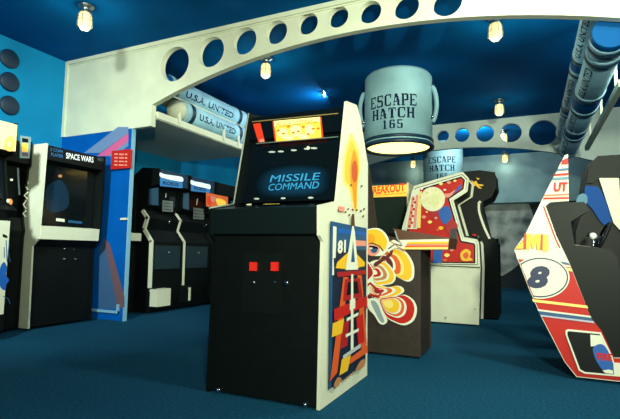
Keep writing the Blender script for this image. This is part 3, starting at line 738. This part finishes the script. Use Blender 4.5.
# ------------------------------------------------------------ cabinet with the yellow sign, facing the room behind the centre
bx0, bx1, by = -2.33, -1.60, 6.9
root = empty('arcade_cabinet', ((bx0 + bx1) / 2, by + .4, 0), 'arcade cabinet with a yellow lit sign above a dark screen, behind the brown one', 'arcade machine')
pr_ = [(by - .12, .02), (by - .12, .95), (by - .2, 1.0), (by - .2, 1.10), (by + .0, 1.16), (by - .02, 1.92), (by + .55, 1.92), (by + .7, 1.6), (by + .7, .02)]
MB().prism(yz(bx1 - .03, pr_), (.03, 0, 0), WHITE).build('side_panel', root)
MB().prism(yz(bx0, pr_), (.03, 0, 0), WHITE).build('side_panel', root)
MB().prism(yz(bx0 + .03, [(by - .10, .03), (by - .10, 1.1), (by + .03, 1.15), (by + .03, 1.90), (by + .54, 1.90), (by + .68, 1.6), (by + .68, .03)]), (bx1 - bx0 - .06, 0, 0), BLACK).build('body', root)
MB().box((bx0 + .03, by + .005, 1.17), (bx1 - .03, by + .03, 1.71), DARKG).build('monitor_glass', root)
MB().box((bx0 + .03, by - .01, 1.72), (bx1 - .03, by + .03, 1.895), MARQY).build('marquee', root, 'lit yellow marquee')
A = Art(pl(1, by - .01), (0, -1, 0))
A.text('BREAKOUT', (369.5, 195), (404.8, 191.2), (369.5, 187), MARQR, .03)
A.line([(350, 197.8), (406, 192.7)], .6, MARQO)
A.build('marquee_lettering', root)

# ------------------------------------------------------------ cabinet with the swirling figure
FY0, FY1 = 3.99, 4.44
root = empty('arcade_cabinet', (-1.3, 4.2, 0), 'dark brown cabinet with a swirling yellow capped figure printed on its side', 'arcade machine')
fp = [(-.832, .02), (-.828, .925), (-.606, .915), (-.590, 1.0), (-1.065, 1.085), (-1.33, 1.06), (-1.42, 1.72), (-1.66, 1.78), (-1.78, 1.5), (-1.78, .02)]
fb = [(-.832, .02), (-.828, .935), (-1.0, 1.0), (-1.33, 1.05), (-1.42, 1.72), (-1.66, 1.78), (-1.78, 1.5), (-1.78, .02)]
MB().prism(xz(FY0, fb), (0, .02, 0), BROWN).build('side_panel', root)
MB().prism(xz(FY1 - .02, fb), (0, .02, 0), BROWN).build('side_panel', root)
MB().prism(xz(FY0 + .02, [(a - .008, b) for a, b in fb]), (0, FY1 - FY0 - .04, 0), BROWN).build('body', root)
cpan = MB().prism(xz(FY0 - .012, [(-1.065, 1.085), (-.588, 1.002), (-.605, .912), (-.95, .925), (-1.02, .99)]), (0, FY1 - FY0 + .024, 0), BROWN2).build('control_panel', root)
A = Art(pl(1, FY0 - .012), (0, -1, 0))
A.p([(397, 241), (449.2, 239), (448, 250.3), (402, 249.8), (396, 245)], BROWN2)
A.p([(399, 240), (448.9, 239), (448.7, 241.3), (399, 242)], WHV).p([(399, 242), (448.7, 241.3), (448.5, 243.6), (400, 244)], YEL)
A.p([(400, 244.4), (448.5, 244), (448.4, 245.2), (400, 245.6)], SALM).p([(400, 245.6), (448.4, 245.2), (448.2, 247.2), (401, 247.4)], ORNG).p([(401, 247.4), (448.2, 247.2), (448, 249.3), (402, 249.3)], PYEL)
A.build('stripe_print', cpan, 'band of yellow, white and orange stripes')
A = Art(pl(1, FY0), (0, -1, 0))
MAR = mat('maroon_vinyl', (96, 34, 34), .45)
l1 = [(376, 268), (380, 258), (389.7, 246.5), (397.5, 248.5), (406.5, 252.3), (413, 262.6), (414.4, 272), (413, 279), (407, 281.5), (395.5, 276), (386, 272)]
l1b = [(372, 268), (378, 262), (386, 262), (393, 269), (396, 277), (393, 283), (385, 285), (376, 284.5)]
l2a = [(370, 287), (378, 284.5), (388, 287), (398, 285.6), (403.5, 288), (404, 292), (398, 295.5), (388, 299), (376, 298)]
l2 = [(380, 300), (388, 297), (397, 296), (405.5, 294.6), (414, 300), (417.4, 309), (414.4, 320), (405.5, 325), (395.5, 322.4), (386, 316)]
A.p(smooth([(366, 268), (376, 260), (386, 264), (388, 280), (380, 288), (388, 296), (384, 306), (372, 304), (364, 296)]), WHV)
for (l, a, cs) in ((l1, (379, 262), ((1, WHV), (.93, YEL), (.70, PYEL), (.62, ORNG), (.47, WHV), (.40, MAR), (.24, SALM))),
                   (l1b, (373, 272), ((1, WHV), (.92, YEL), (.72, WHV), (.62, TAN), (.46, WHV), (.36, RED), (.2, WHV))),
                   (l2a, (376, 291), ((1, WHV), (.9, YEL), (.7, WHV), (.58, ORNG), (.42, WHV), (.3, CRIM))),
                   (l2, (385, 302), ((1, WHV), (.92, RED), (.68, WHV), (.61, ORNG), (.52, WHV), (.46, YEL), (.27, PYEL)))):
    for k, mt in cs: A.p(smooth(toward(l, a, k)), mt)
A.p(smooth([(360, 262), (368, 262), (373, 266), (374, 273), (368, 280), (360, 284)]), CRIM).line(smooth([(366, 262), (372, 267), (374, 274), (368, 281), (363, 285)])[:-6], 1.2, WHV)
A.p(ribbon([(364, 288), (371, 283), (376, 288), (382, 292), (379, 297), (370, 294)], 1.2), CRIM)
A.p(ribbon([(364, 298), (369, 296), (374, 299)], 1.5), MAR)
A.p(smooth([(369, 300), (374, 298), (380, 302), (384, 311), (388, 320), (385, 324), (380, 323), (375, 315), (369, 308)]), WHV)
A.p(smooth([(371.5, 301.5), (375, 300.5), (379, 305), (382, 313), (385, 321), (381.5, 321.5), (376, 312)]), mat('grey_shoe_print', (140, 160, 165), .5))
A.p(smooth([(374.5, 263.5), (382, 258.5), (390, 253), (391.5, 247), (393.5, 247), (392.5, 255), (384, 261), (377, 266)]), MAR)
A.p(smooth([(366, 232), (372, 228.5), (381, 229), (388, 236), (390, 245), (385, 254), (377, 256), (369, 254), (364, 246)]), WHV)
A.p(smooth([(366.5, 233), (372, 229.6), (380, 230.4), (386, 236.6), (388, 244.5), (383.6, 251), (379, 246), (367, 244)]), YEL)
A.p(smooth([(367, 236), (373, 234), (376, 240), (372, 244), (366, 243)]), mat('cap_amber', (240, 160, 30), .45))
A.line([(366, 245), (373, 243), (380, 246), (384, 251)], 1.1, INK)
A.p(smooth([(366, 244), (379, 246), (380, 252), (374, 256), (367, 253)]), SALM).p(smooth([(370, 246), (377, 246.5), (379, 249), (374, 250.5)]), INK).p(smooth([(372, 249), (378, 249), (377, 252.5), (373, 252.5)]), MBLUE).p(ell(372, 248.3, 1.5, .8), WHV)
A.p(smooth([(387, 246), (394, 240), (401, 243), (406, 240), (408, 243), (403, 249), (396, 248), (389, 252)]), WHV)
A.line([(389, 249), (396, 244), (402, 246)], 1.2, INK).line([(396, 231), (398, 238), (403, 246)], 1.5, mat('hammer_grey', (150, 150, 140), .5)).line([(391, 241), (399, 247), (406, 251)], 1.1, TAN)
A.build('side_artwork', root, 'swirling runner print in yellow, red and white')

# ------------------------------------------------------------ white sided cabinet with red planet artwork
AY0, AY1 = 6.13, 6.74
root = empty('arcade_cabinet', (-1.0, 6.4, 0), 'white sided arcade cabinet with red planet artwork, right of the striped control ledge', 'arcade machine')
op = [(479, 326.6), (480.4, 268), (479, 243), (477, 239.3), (464, 237), (453.5, 200.5), (467.5, 191.5), (469, 178.5), (463, 172), (456, 173.2), (413.8, 186), (402, 228), (398, 317)]
o3 = [on(u, v, 1, AY0) for u, v in op]; o3[0].z = .02; o3[-1].z = .02
MB().prism(o3, (0, .02, 0), WHITE).build('side_panel', root, 'white side panel with red planet print')
MB().prism([p + Vector((0, AY1 - AY0 - .02, 0)) for p in o3], (0, .02, 0), WHITE).build('side_panel', root)
cen = sum(o3, Vector()) / len(o3)
inn = [Vector((p.x - .03 if p.x > -.95 else p.x, AY0 + .02, p.z)) for p in o3]
MB().prism(inn, (0, AY1 - AY0 - .04, 0), BLACK).build('body', root)
A = Art(pl(1, AY0), (0, -1, 0))
oo = [(477.6, 265), (477.4, 244.5), (475.5, 241.3), (462.8, 238.8), (451.4, 199.9), (465.8, 190.3), (467.3, 179.3), (462.2, 174.2), (415.5, 188), (405, 228), (402, 264)]
ii = [(475.4, 263.4), (475.4, 245.4), (474.4, 243.3), (461.4, 240.8), (449.2, 199), (463.6, 189.2), (465, 180), (461.4, 176.4), (417, 190), (407, 228), (404, 262.6)]
A.p(oo, INK); A.p(toward(oo, (440, 222), .985), WHV); A.p(ii, INK)
A.p([(474, 262.2), (474, 246.2), (473.2, 244.6), (460.2, 242.2), (447.6, 198.6), (462.2, 188.6), (463.4, 180.4), (460.8, 178.2), (418, 191), (409, 228), (406, 261.6)], RED)
A.p([(412, 190.5), (420, 189), (417, 229), (405, 229)], WHV).p([(412, 197), (414.5, 196), (411, 228), (407, 228)], SALM).p([(416, 195), (418.5, 195), (416, 228), (413, 228)], SALM)
for i in range(9): A.p(ell(413.5 - i * .5 + (i % 2) * 2, 199 + i * 3.4, 1.2, 1.4, 8), RED)
A.p([(419, 192), (422, 191), (420.5, 228), (417.5, 228)], PYEL)
A.p(ell(433.5, 206, 3.5, 13), CRIM)
A.p([(420, 196), (450, 193.5), (455, 190), (456, 192), (449, 197.5), (420, 199)], SALM)
A.p(smooth([(448, 206), (452, 214), (451, 221), (444, 224), (438.5, 214), (441, 209)]), BLUE)
A.p([(456, 190), (461, 184), (462, 188), (452, 195)], BLUE)
A.p(smooth([(446, 226), (452, 219), (458, 226), (455, 232), (448, 233)]), CRIM)
A.p([(451, 229), (457, 228), (457, 246), (449, 246)], mat('charcoal_print', (52, 58, 62), .5))
A.p([(434, 248), (443, 248), (442, 263), (433, 263)], BLUE)
A.p(ell(433, 199.2, 12.2, 12.2), WHV); A.p(ell(433, 199.2, 11.3, 11.3), mat('planet_cream', (248, 240, 200), .5, noise=.1, nscale=12, rgb2=(225, 225, 165)))
for (u, v, r_) in ((427, 193, 2), (436, 190.5, 1.6), (430, 203, 1.4), (438, 203, 1.8)): A.p(ell(u, v, r_, r_ * .8, 10), mat('planet_shade', (226, 222, 160), .5))
for (u, v, r_, mt) in ((441, 184, 1.6, PYEL), (449, 182.5, 1.8, SALM), (455, 181, 1.3, PYEL), (424, 217, 1.8, SALM), (430, 222, 1.8, PYEL), (436, 218, 1.3, SALM), (427, 212, 1, PYEL), (441, 228, 2, YEL), (438, 230, 1.3, ORNG), (447, 255, 2.2, PYEL), (452, 250, 1.4, SALM), (445, 260, 1.8, ORNG), (422, 189, 1.2, WHV), (445, 190, 1.1, WHV)):
    A.p(smooth([(u - r_ * 1.2, v), (u, v - r_ * .8), (u + r_ * 1.4, v - .2), (u + .2, v + r_)]), mt)
A.p(smooth([(461, 253), (466, 249), (471, 252), (470, 257), (473, 260), (464, 261), (461, 258)]), YEL).p(smooth([(463, 255), (467, 252), (469, 256), (466, 259)]), ORNG)
A.line([(402, 264.3), (480.2, 267.4)], 1.0, INK)
A.p(ell(475.3, 309, .9, .9, 8), STEEL).p(ell(446, 317.5, 1, 1, 8), STEEL)
A.build('side_artwork', root, 'red space print with a cream planet')
MB().box((-.72, AY0 + .02, 1.05), (-.575, AY1 - .02, 1.10), BLACKG).build('control_panel', root)
MB().tube((-.64, AY0 + .2, 1.1), (-.64, AY0 + .2, 1.13), .02, RED).tube((-.64, AY0 + .4, 1.1), (-.64, AY0 + .4, 1.13), .02, RED).build('button', root)

# dark cabinet further back in the same row
DY0, DY1 = 6.85, 7.5
root = empty('arcade_cabinet', (-.9, 7.1, 0), 'all dark cabinet with a few yellow letters on its head, behind the red planet cabinet', 'arcade machine')
dp = [(-.386, .02), (-.386, 1.02), (-.43, 1.10), (-.50, 1.12), (-.60, 1.58), (-.45, 1.66), (-.385, 1.80), (-.40, 2.0), (-.60, 2.04), (-.80, 2.03), (-1.2, 1.9), (-1.25, .02)]
MB().prism(xz(DY0, dp), (0, .02, 0), BLACK).build('side_panel', root)
MB().prism(xz(DY1 - .02, dp), (0, .02, 0), BLACK).build('side_panel', root)
MB().prism(xz(DY0 + .02, [(a - .01, b) for a, b in dp]), (0, DY1 - DY0 - .04, 0), BLACK).build('body', root)
A = Art(pl(1, DY0), (0, -1, 0))
A.p([(471, 180), (474, 182), (476, 180.5), (478, 184), (483, 184.5), (483.5, 186), (479, 186), (482, 188.5), (479, 188.5), (475.5, 185.5), (473, 187.5), (470, 186.5), (473, 184)], YEL).p([(476, 177.5), (480, 178.5), (478, 180)], YEL)
A.p(smooth([(480, 200), (483.5, 199), (482.5, 210), (486, 222), (491.5, 236), (491, 239.5), (487, 238), (482, 226), (478.5, 212)]), INK)
A.line(smooth([(480.5, 203), (479, 210), (482, 221), (486, 231), (490.5, 238.5)])[:-6], 2.3, WHV)
A.build('side_artwork', root, 'yellow marks and a curved white strip')
dcp = MB().box((-.40, DY0 + .03, 1.02), (-.375, DY1 - .03, 1.09), BLACKG).build('control_panel', root)

# ------------------------------------------------------------ racing cabinet at the right
RY0, RY1 = 3.89, 4.62
root = empty('racing_cabinet', (.7, 4.2, 0), 'racing cabinet at the right edge with red and white striped side numbered 8', 'arcade machine')
op = [(564.6, 155.5), (568, 154), (568.8, 201), (550, 202.3), (545.6, 206), (556.5, 236), (569.8, 264), (591, 318), (601.6, 331), (614, 358)]
R3 = [on(u, v, 1, RY0) for u, v in op]
R3 += [Vector((.62, RY0, .18)), Vector((1.25, RY0, .16)), Vector((1.25, RY0, .02))]
R3 += [on(u, v, 1, RY0) for u, v in ((576.5, 379), (564.6, 362), (540.5, 315.5), (529, 289), (514, 249.5), (525.3, 234.5), (543, 197.5))]
for q in R3:
    if q.z < .03: q.z = .02
MB().prism(R3, (0, .022, 0), WHV).build('side_panel', root)
MB().prism([p + Vector((0, RY1 - RY0 - .022, 0)) for p in R3], (0, .022, 0), WHV).build('side_panel', root)
bd = [(.29, .03), (-.06, .87), (.06, 1.18), (.12, 1.262), (.37, 1.262), (.40, 1.20), (.28, 1.12), (.30, .95), (.52, .92), (.56, .86), (.60, .5), (.70, .2), (1.2, .15), (1.2, .03)]
MB().prism(xz(RY0 + .022, bd), (0, RY1 - RY0 - .044, 0), BLACK).build('body', root)
MB().prism(xz(RY0 + .022, [(.15, 1.262), (.255, 1.59), (.268, 1.59), (.268, 1.262)]), (0, RY1 - RY0 - .044, 0), BLACK).build('head_box', root)
MB().box((.85, RY0 + .08, .14), (1.2, RY1 - .08, .42), BLACK).box((1.12, RY0 + .08, .42), (1.22, RY1 - .08, 1.0), BLACK).build('seat', root)
ds = MB().prism(xz(RY0 + .1, [(.30, .955), (.50, .925), (.50, .915), (.30, .94)]), (0, .5, 0), mat('dashboard_black', (30, 36, 38), .3)).build('dashboard', root)
sw = MB()
swc = Vector((.50, RY0 + .30, 1.0)); sa = Vector((-.75, 0, .35))
sw.torus(swc, sa, .13, .014, INK).tube(swc, swc + sa * .12, .02, STEEL)
for t in (0, 2.1, 4.2):
    B = sa.normalized().orthogonal().normalized(); D = sa.normalized().cross(B); sw.tube(swc, swc + (B * math.cos(t) + D * math.sin(t)) * .13, .008, CHROME, 6)
sw.build('steering_wheel', root)
c = on(593, 236, 1, RY0 + .05)
MB().tube((c.x, c.y, .90), (c.x, c.y, c.z - .02), .008, CHROME).ball((c.x, c.y, c.z), .024, mat('white_knob', (240, 240, 235), .25)).build('gear_lever', root)
mt_ = MB()
for (u, v) in ((566, 251), (571, 249.5), (576, 251), (580, 252.5)):
    c = on(u, v, 1, RY0 + .06); mt_.ball((c.x, c.y, c.z), .018, CHROME, 8)
mt_.path([on(566, 254, 1, RY0 + .06), on(584, 252, 1, RY0 + .06)], .006, CHROME)
mt_.build('switch_row', root)
A = Art(pl(1, RY0), (0, -1, 0))
A.p([(533, 289), (536, 296), (569, 297), (572, 262), (569.8, 264), (601.6, 331), (614, 358), (620, 364), (640, 366), (640, 384.5), (576.5, 378.7), (564.6, 361.6), (540.5, 315.2), (528.6, 288)], RED) if False else None
red = [(518, 258), (569, 262.8), (591, 318), (601.6, 331), (614, 358)]
rr_ = [on(u, v, 1, RY0) for u, v in red] + [Vector((.62, RY0, .18)), Vector((1.24, RY0, .155)), Vector((1.24, RY0, .025))] + [on(u, v, 1, RY0) for u, v in ((577, 378.4), (565, 361.6), (541, 315), (529.6, 289))]
for q in rr_: q.z = max(q.z, .025)
A.mb.poly([q + Vector((0, -A.k, 0)) for q in rr_], RED); A.k += .0006
A.p([(515, 249.5), (562, 249.5), (569.5, 264), (560, 262), (517, 259)], WHV)
A.p([(559, 261.2), (568.5, 262.8), (569.6, 265), (560, 263.4)], MBLUE).p([(561, 264), (570, 265.6), (570.6, 267.4), (562, 266)], WHV).p([(563, 267), (571, 268.4), (572.4, 271.6), (565, 270)], PYEL)
def cl_ell(cx, cy, rx, ry):
    out = []
    for (u, v) in ell(cx, cy, rx, ry, 48):
        # keep inside the sloping rear edge of the panel
        e = 514.6 + (v - 249.5) * (26.5 / 66)
        out.append((max(u, e + .3), v))
    return out
A.p(cl_ell(540.5, 277.5, 29, 21.2), WHV).p(cl_ell(540.5, 277.5, 27.6, 19.8), NAVY).p(cl_ell(540.5, 277.5, 26.2, 18.5), WHV)
A.text('8', (526.5, 288), (548, 289), (529, 265.5), NAVY, .06, .12)
A.p([(532, 299), (587, 305.5), (588, 308.3), (533.2, 301.8)], PYEL)
A.p([(537.4, 309), (590.4, 315.8), (591.2, 317.6), (538.2, 310.8)], WHV).p([(538.2, 310.8), (591.2, 317.6), (593, 321), (540, 314.6)], MBLUE).p([(540, 314.6), (593, 321), (594.6, 323), (541, 316.2)], mat('pale_lilac_vinyl', (190, 190, 215), .5))
# upper fin stripes
A.p([(562.5, 160), (568, 158), (568, 164.5), (561, 164.5)], RED)
A.p([(558, 168.8), (568.2, 168), (568.2, 170.5), (556.8, 171.3)], MBLUE).p([(554.8, 174), (568.3, 173), (568.3, 175.3), (553.8, 176.2)], RED).p([(552.8, 178), (568.4, 177), (568.4, 179.4), (551.8, 180.4)], mat('steel_blue_vinyl', (90, 130, 160), .5))
A.text('UT', (553.5, 192), (567.3, 191.6), (554, 182.6), RED, .05)
A.p([(544.6, 194.7), (568.5, 193.7), (568.5, 195.3), (544, 196.4)], ORNG).p([(543.6, 197.8), (568.6, 197.2), (568.6, 199), (543, 199.6)], RED)
A.line([(543.6, 206.5), (549, 221), (556, 240), (560, 248)], 1.2, RED)
SH = mat('letter_shade_red', (190, 70, 40), .5)
A.p([(514.6, 248.8), (523.5, 239.5), (524.5, 233.8), (526.5, 233.6), (526, 249), (514.8, 249.3)], SH)
A.p([(515, 248.8), (523.3, 240.4), (523.3, 248.6)], YEL)
A.p([(526.6, 233.6), (532, 233.8), (533.3, 238.5), (534.8, 234), (541, 234.2), (541, 249.8), (536.8, 249.7), (536.6, 243), (534.3, 248.5), (532.2, 248.4), (530.6, 243), (530, 249.3), (526, 249.2)], YEL)
A.p([(541, 234.2), (543, 234.3), (542.4, 249.8), (540, 249.8)], SH).p([(542.9, 234.6), (548.4, 234.8), (548.6, 251), (542.3, 250.8)], YEL)
# black window with round badge
wpx = [(568, 328.8), (600.5, 332), (612.5, 357), (613.6, 362)]
W = [on(u, v, 1, RY0) for u, v in wpx] + [Vector((.62, RY0, .15)), Vector((1.1, RY0, .13)), Vector((1.1, RY0, .075))] + [on(u, v, 1, RY0) for u, v in ((614.5, 375.7), (584, 373), (578.5, 370), (565.3, 334), (565.4, 330))]
A.mb.poly([q + Vector((0, -A.k, 0)) for q in W], WHV); A.k += .0006
cw = sum(W, Vector()) / len(W)
wpx2 = [(568.6, 330.8), (599.5, 333.8), (611, 358), (613, 363.5), (613.6, 374), (585, 371.4), (580, 368.8), (567.3, 335), (567.2, 331.8)]
A.p(wpx2, INK)
A.p([(590, 334.2), (600, 335), (608, 352), (595, 345.5), (590.5, 346)], WHV)
A.p(smooth([(593, 347), (600, 343.5), (606, 347.5), (611.6, 360), (612.8, 372), (604, 371), (597, 362), (593.5, 354)]), BLUE)
A.text('FIRE', (597, 359.6), (612, 360.6), (596, 352.3), RED, .06)
A.p([(602, 370), (608, 368.8), (612.6, 370), (612.8, 373.4), (605, 372.4)], WHV)
A.build('side_artwork', root, 'red and white racing print with number 8')

# cabinet behind it, blue lit hood and white side
root = empty('arcade_cabinet', (1.0, 5.2, 0), 'dark cabinet with a blue curved screen hood and white wedge, behind the racing cabinet', 'arcade machine')
GY0, GY1 = 5.0, 5.65
ga = [on(u, v, 1, GY0) for u, v in ((600, 166), (613, 166), (613, 224), (611, 226))]
bodyp = [(.40, .02), (.40, 1.1), (.46, 1.3), (.52, 1.72), (.6, 1.80), (1.3, 1.80), (1.3, .02)]
MB().prism(xz(GY0 + .03, bodyp), (0, GY1 - GY0, 0), BLACK).build('body', root)
hd = [on(u, v, 1, GY0) for u, v in ((586.5, 183), (588, 172), (593, 164), (602, 160.5), (620, 160))]
hd = hd + [Vector((1.35, GY0, hd[-1].z)), Vector((1.35, GY0, hd[-1].z - .15)), on(613, 178, 1, GY0), on(600, 178, 1, GY0), on(593, 183, 1, GY0)]
MB().prism(hd, (0, GY1 - GY0, 0), BLACK).build('hood', root)
ws = [on(u, v, 1, GY0 - .01) for u, v in ((599, 178), (619, 178), (622, 232), (613.5, 223))]
MB().prism(ws, (0, .03, 0), WHITE).build('side_panel', root, 'white wedge side panel')
bp = MB()
scr = [on(u, v, 1, GY0) for u, v in smooth([(585, 187), (592, 186), (599, 188), (605, 200), (611, 219), (610, 228), (601, 222), (593, 210), (586, 201)])]
bp.prism(scr, (0, .08, 0), mat('blue_plexi', (16, 74, 150), .6, spec=.15))
bp.build('screen_hood', root, 'glossy blue curved screen hood')
bp = MB().prism([on(u, v, 1, GY0 - .004) for u, v in smooth([(576.5, 203), (578, 196), (583, 193.5), (587, 196), (587, 203), (582, 204)])], (0, .004, 0), mat('pale_highlight_tint', (96, 140, 165), .6, spec=.2))  # pale highlight beside the blue hood, built as a thin coloured shape
bp.build('painted_screen_highlight', root)

# ------------------------------------------------------------ lights
def area(name, loc, to, size, e, col=(1, .95, .85), spread=180):
    L = bpy.data.lights.new(name, 'AREA'); L.energy = e; L.size = size; L.color = col; L.spread = math.radians(spread)
    o = bpy.data.objects.new(name, L); COL.objects.link(o); o.location = loc
    o.rotation_euler = (Vector(to) - Vector(loc)).to_track_quat('-Z', 'Y').to_euler(); return o
WARM = (.93, 1, .74)
area('unseen_floodlight', (1.35, 2.3, 3.25), (-1.4, 4.6, 1.0), .25, 72, WARM)
area('unseen_floodlight', (.1, 3.6, 3.35), (-.8, 3.6, 0), .25, 16, WARM)
area('unseen_floodlight', (1.1, -1.2, 1.75), (-1.0, 4.6, 2.5), .3, 125, WARM, 100)
area('unseen_floodlight', (-2.2, -.5, 3.3), (-5.2, 3.6, 1.5), .3, 42, (.85, 1, .92), 62)  # unseen lamp, added to light the left wall and cabinet sides
area('unseen_floodlight', (1.6, 5.0, 3.25), (-.9, 8.4, 1.9), .4, 65, (.9, 1, .8))  # unseen lamp, added as front light for the rear beam and nearby cabinets
area('unseen_floodlight', (-1.0, 9.9, 3.35), (-.3, 13.4, 1.6), .5, 50, (.85, 1, .95))  # unseen lamp, added to light the back wall
area('unseen_floodlight', (-2.9, 6.9, 3.35), (-5.6, 6.4, 1.7), .3, 24, (.8, .95, 1))  # unseen lamp, added to brighten the alcove
w = bpy.data.worlds.new('world'); SC.world = w; w.use_nodes = True
w.node_tree.nodes['Background'].inputs[0].default_value = (.05, .12, .16, 1); w.node_tree.nodes['Background'].inputs[1].default_value = .3

# ------------------------------------------------------------ camera
cam = bpy.data.cameras.new('camera'); co = bpy.data.objects.new('camera', cam); COL.objects.link(co)
cam.sensor_width = 36; cam.lens = FOC / 620 * 36; cam.clip_start = .05
Rc = _R * math.cos(ROLL) + _U * math.sin(ROLL); Uc = _U * math.cos(ROLL) - _R * math.sin(ROLL)
M = Matrix((Rc, Uc, -_F)).transposed().to_4x4(); M.translation = EYE
co.matrix_world = M
SC.camera = co
SC.view_settings.view_transform = 'Standard'; SC.view_settings.look = 'None'
SC.view_settings.gamma = 1; SC.view_settings.use_curve_mapping = False; SC.view_settings.exposure = 0
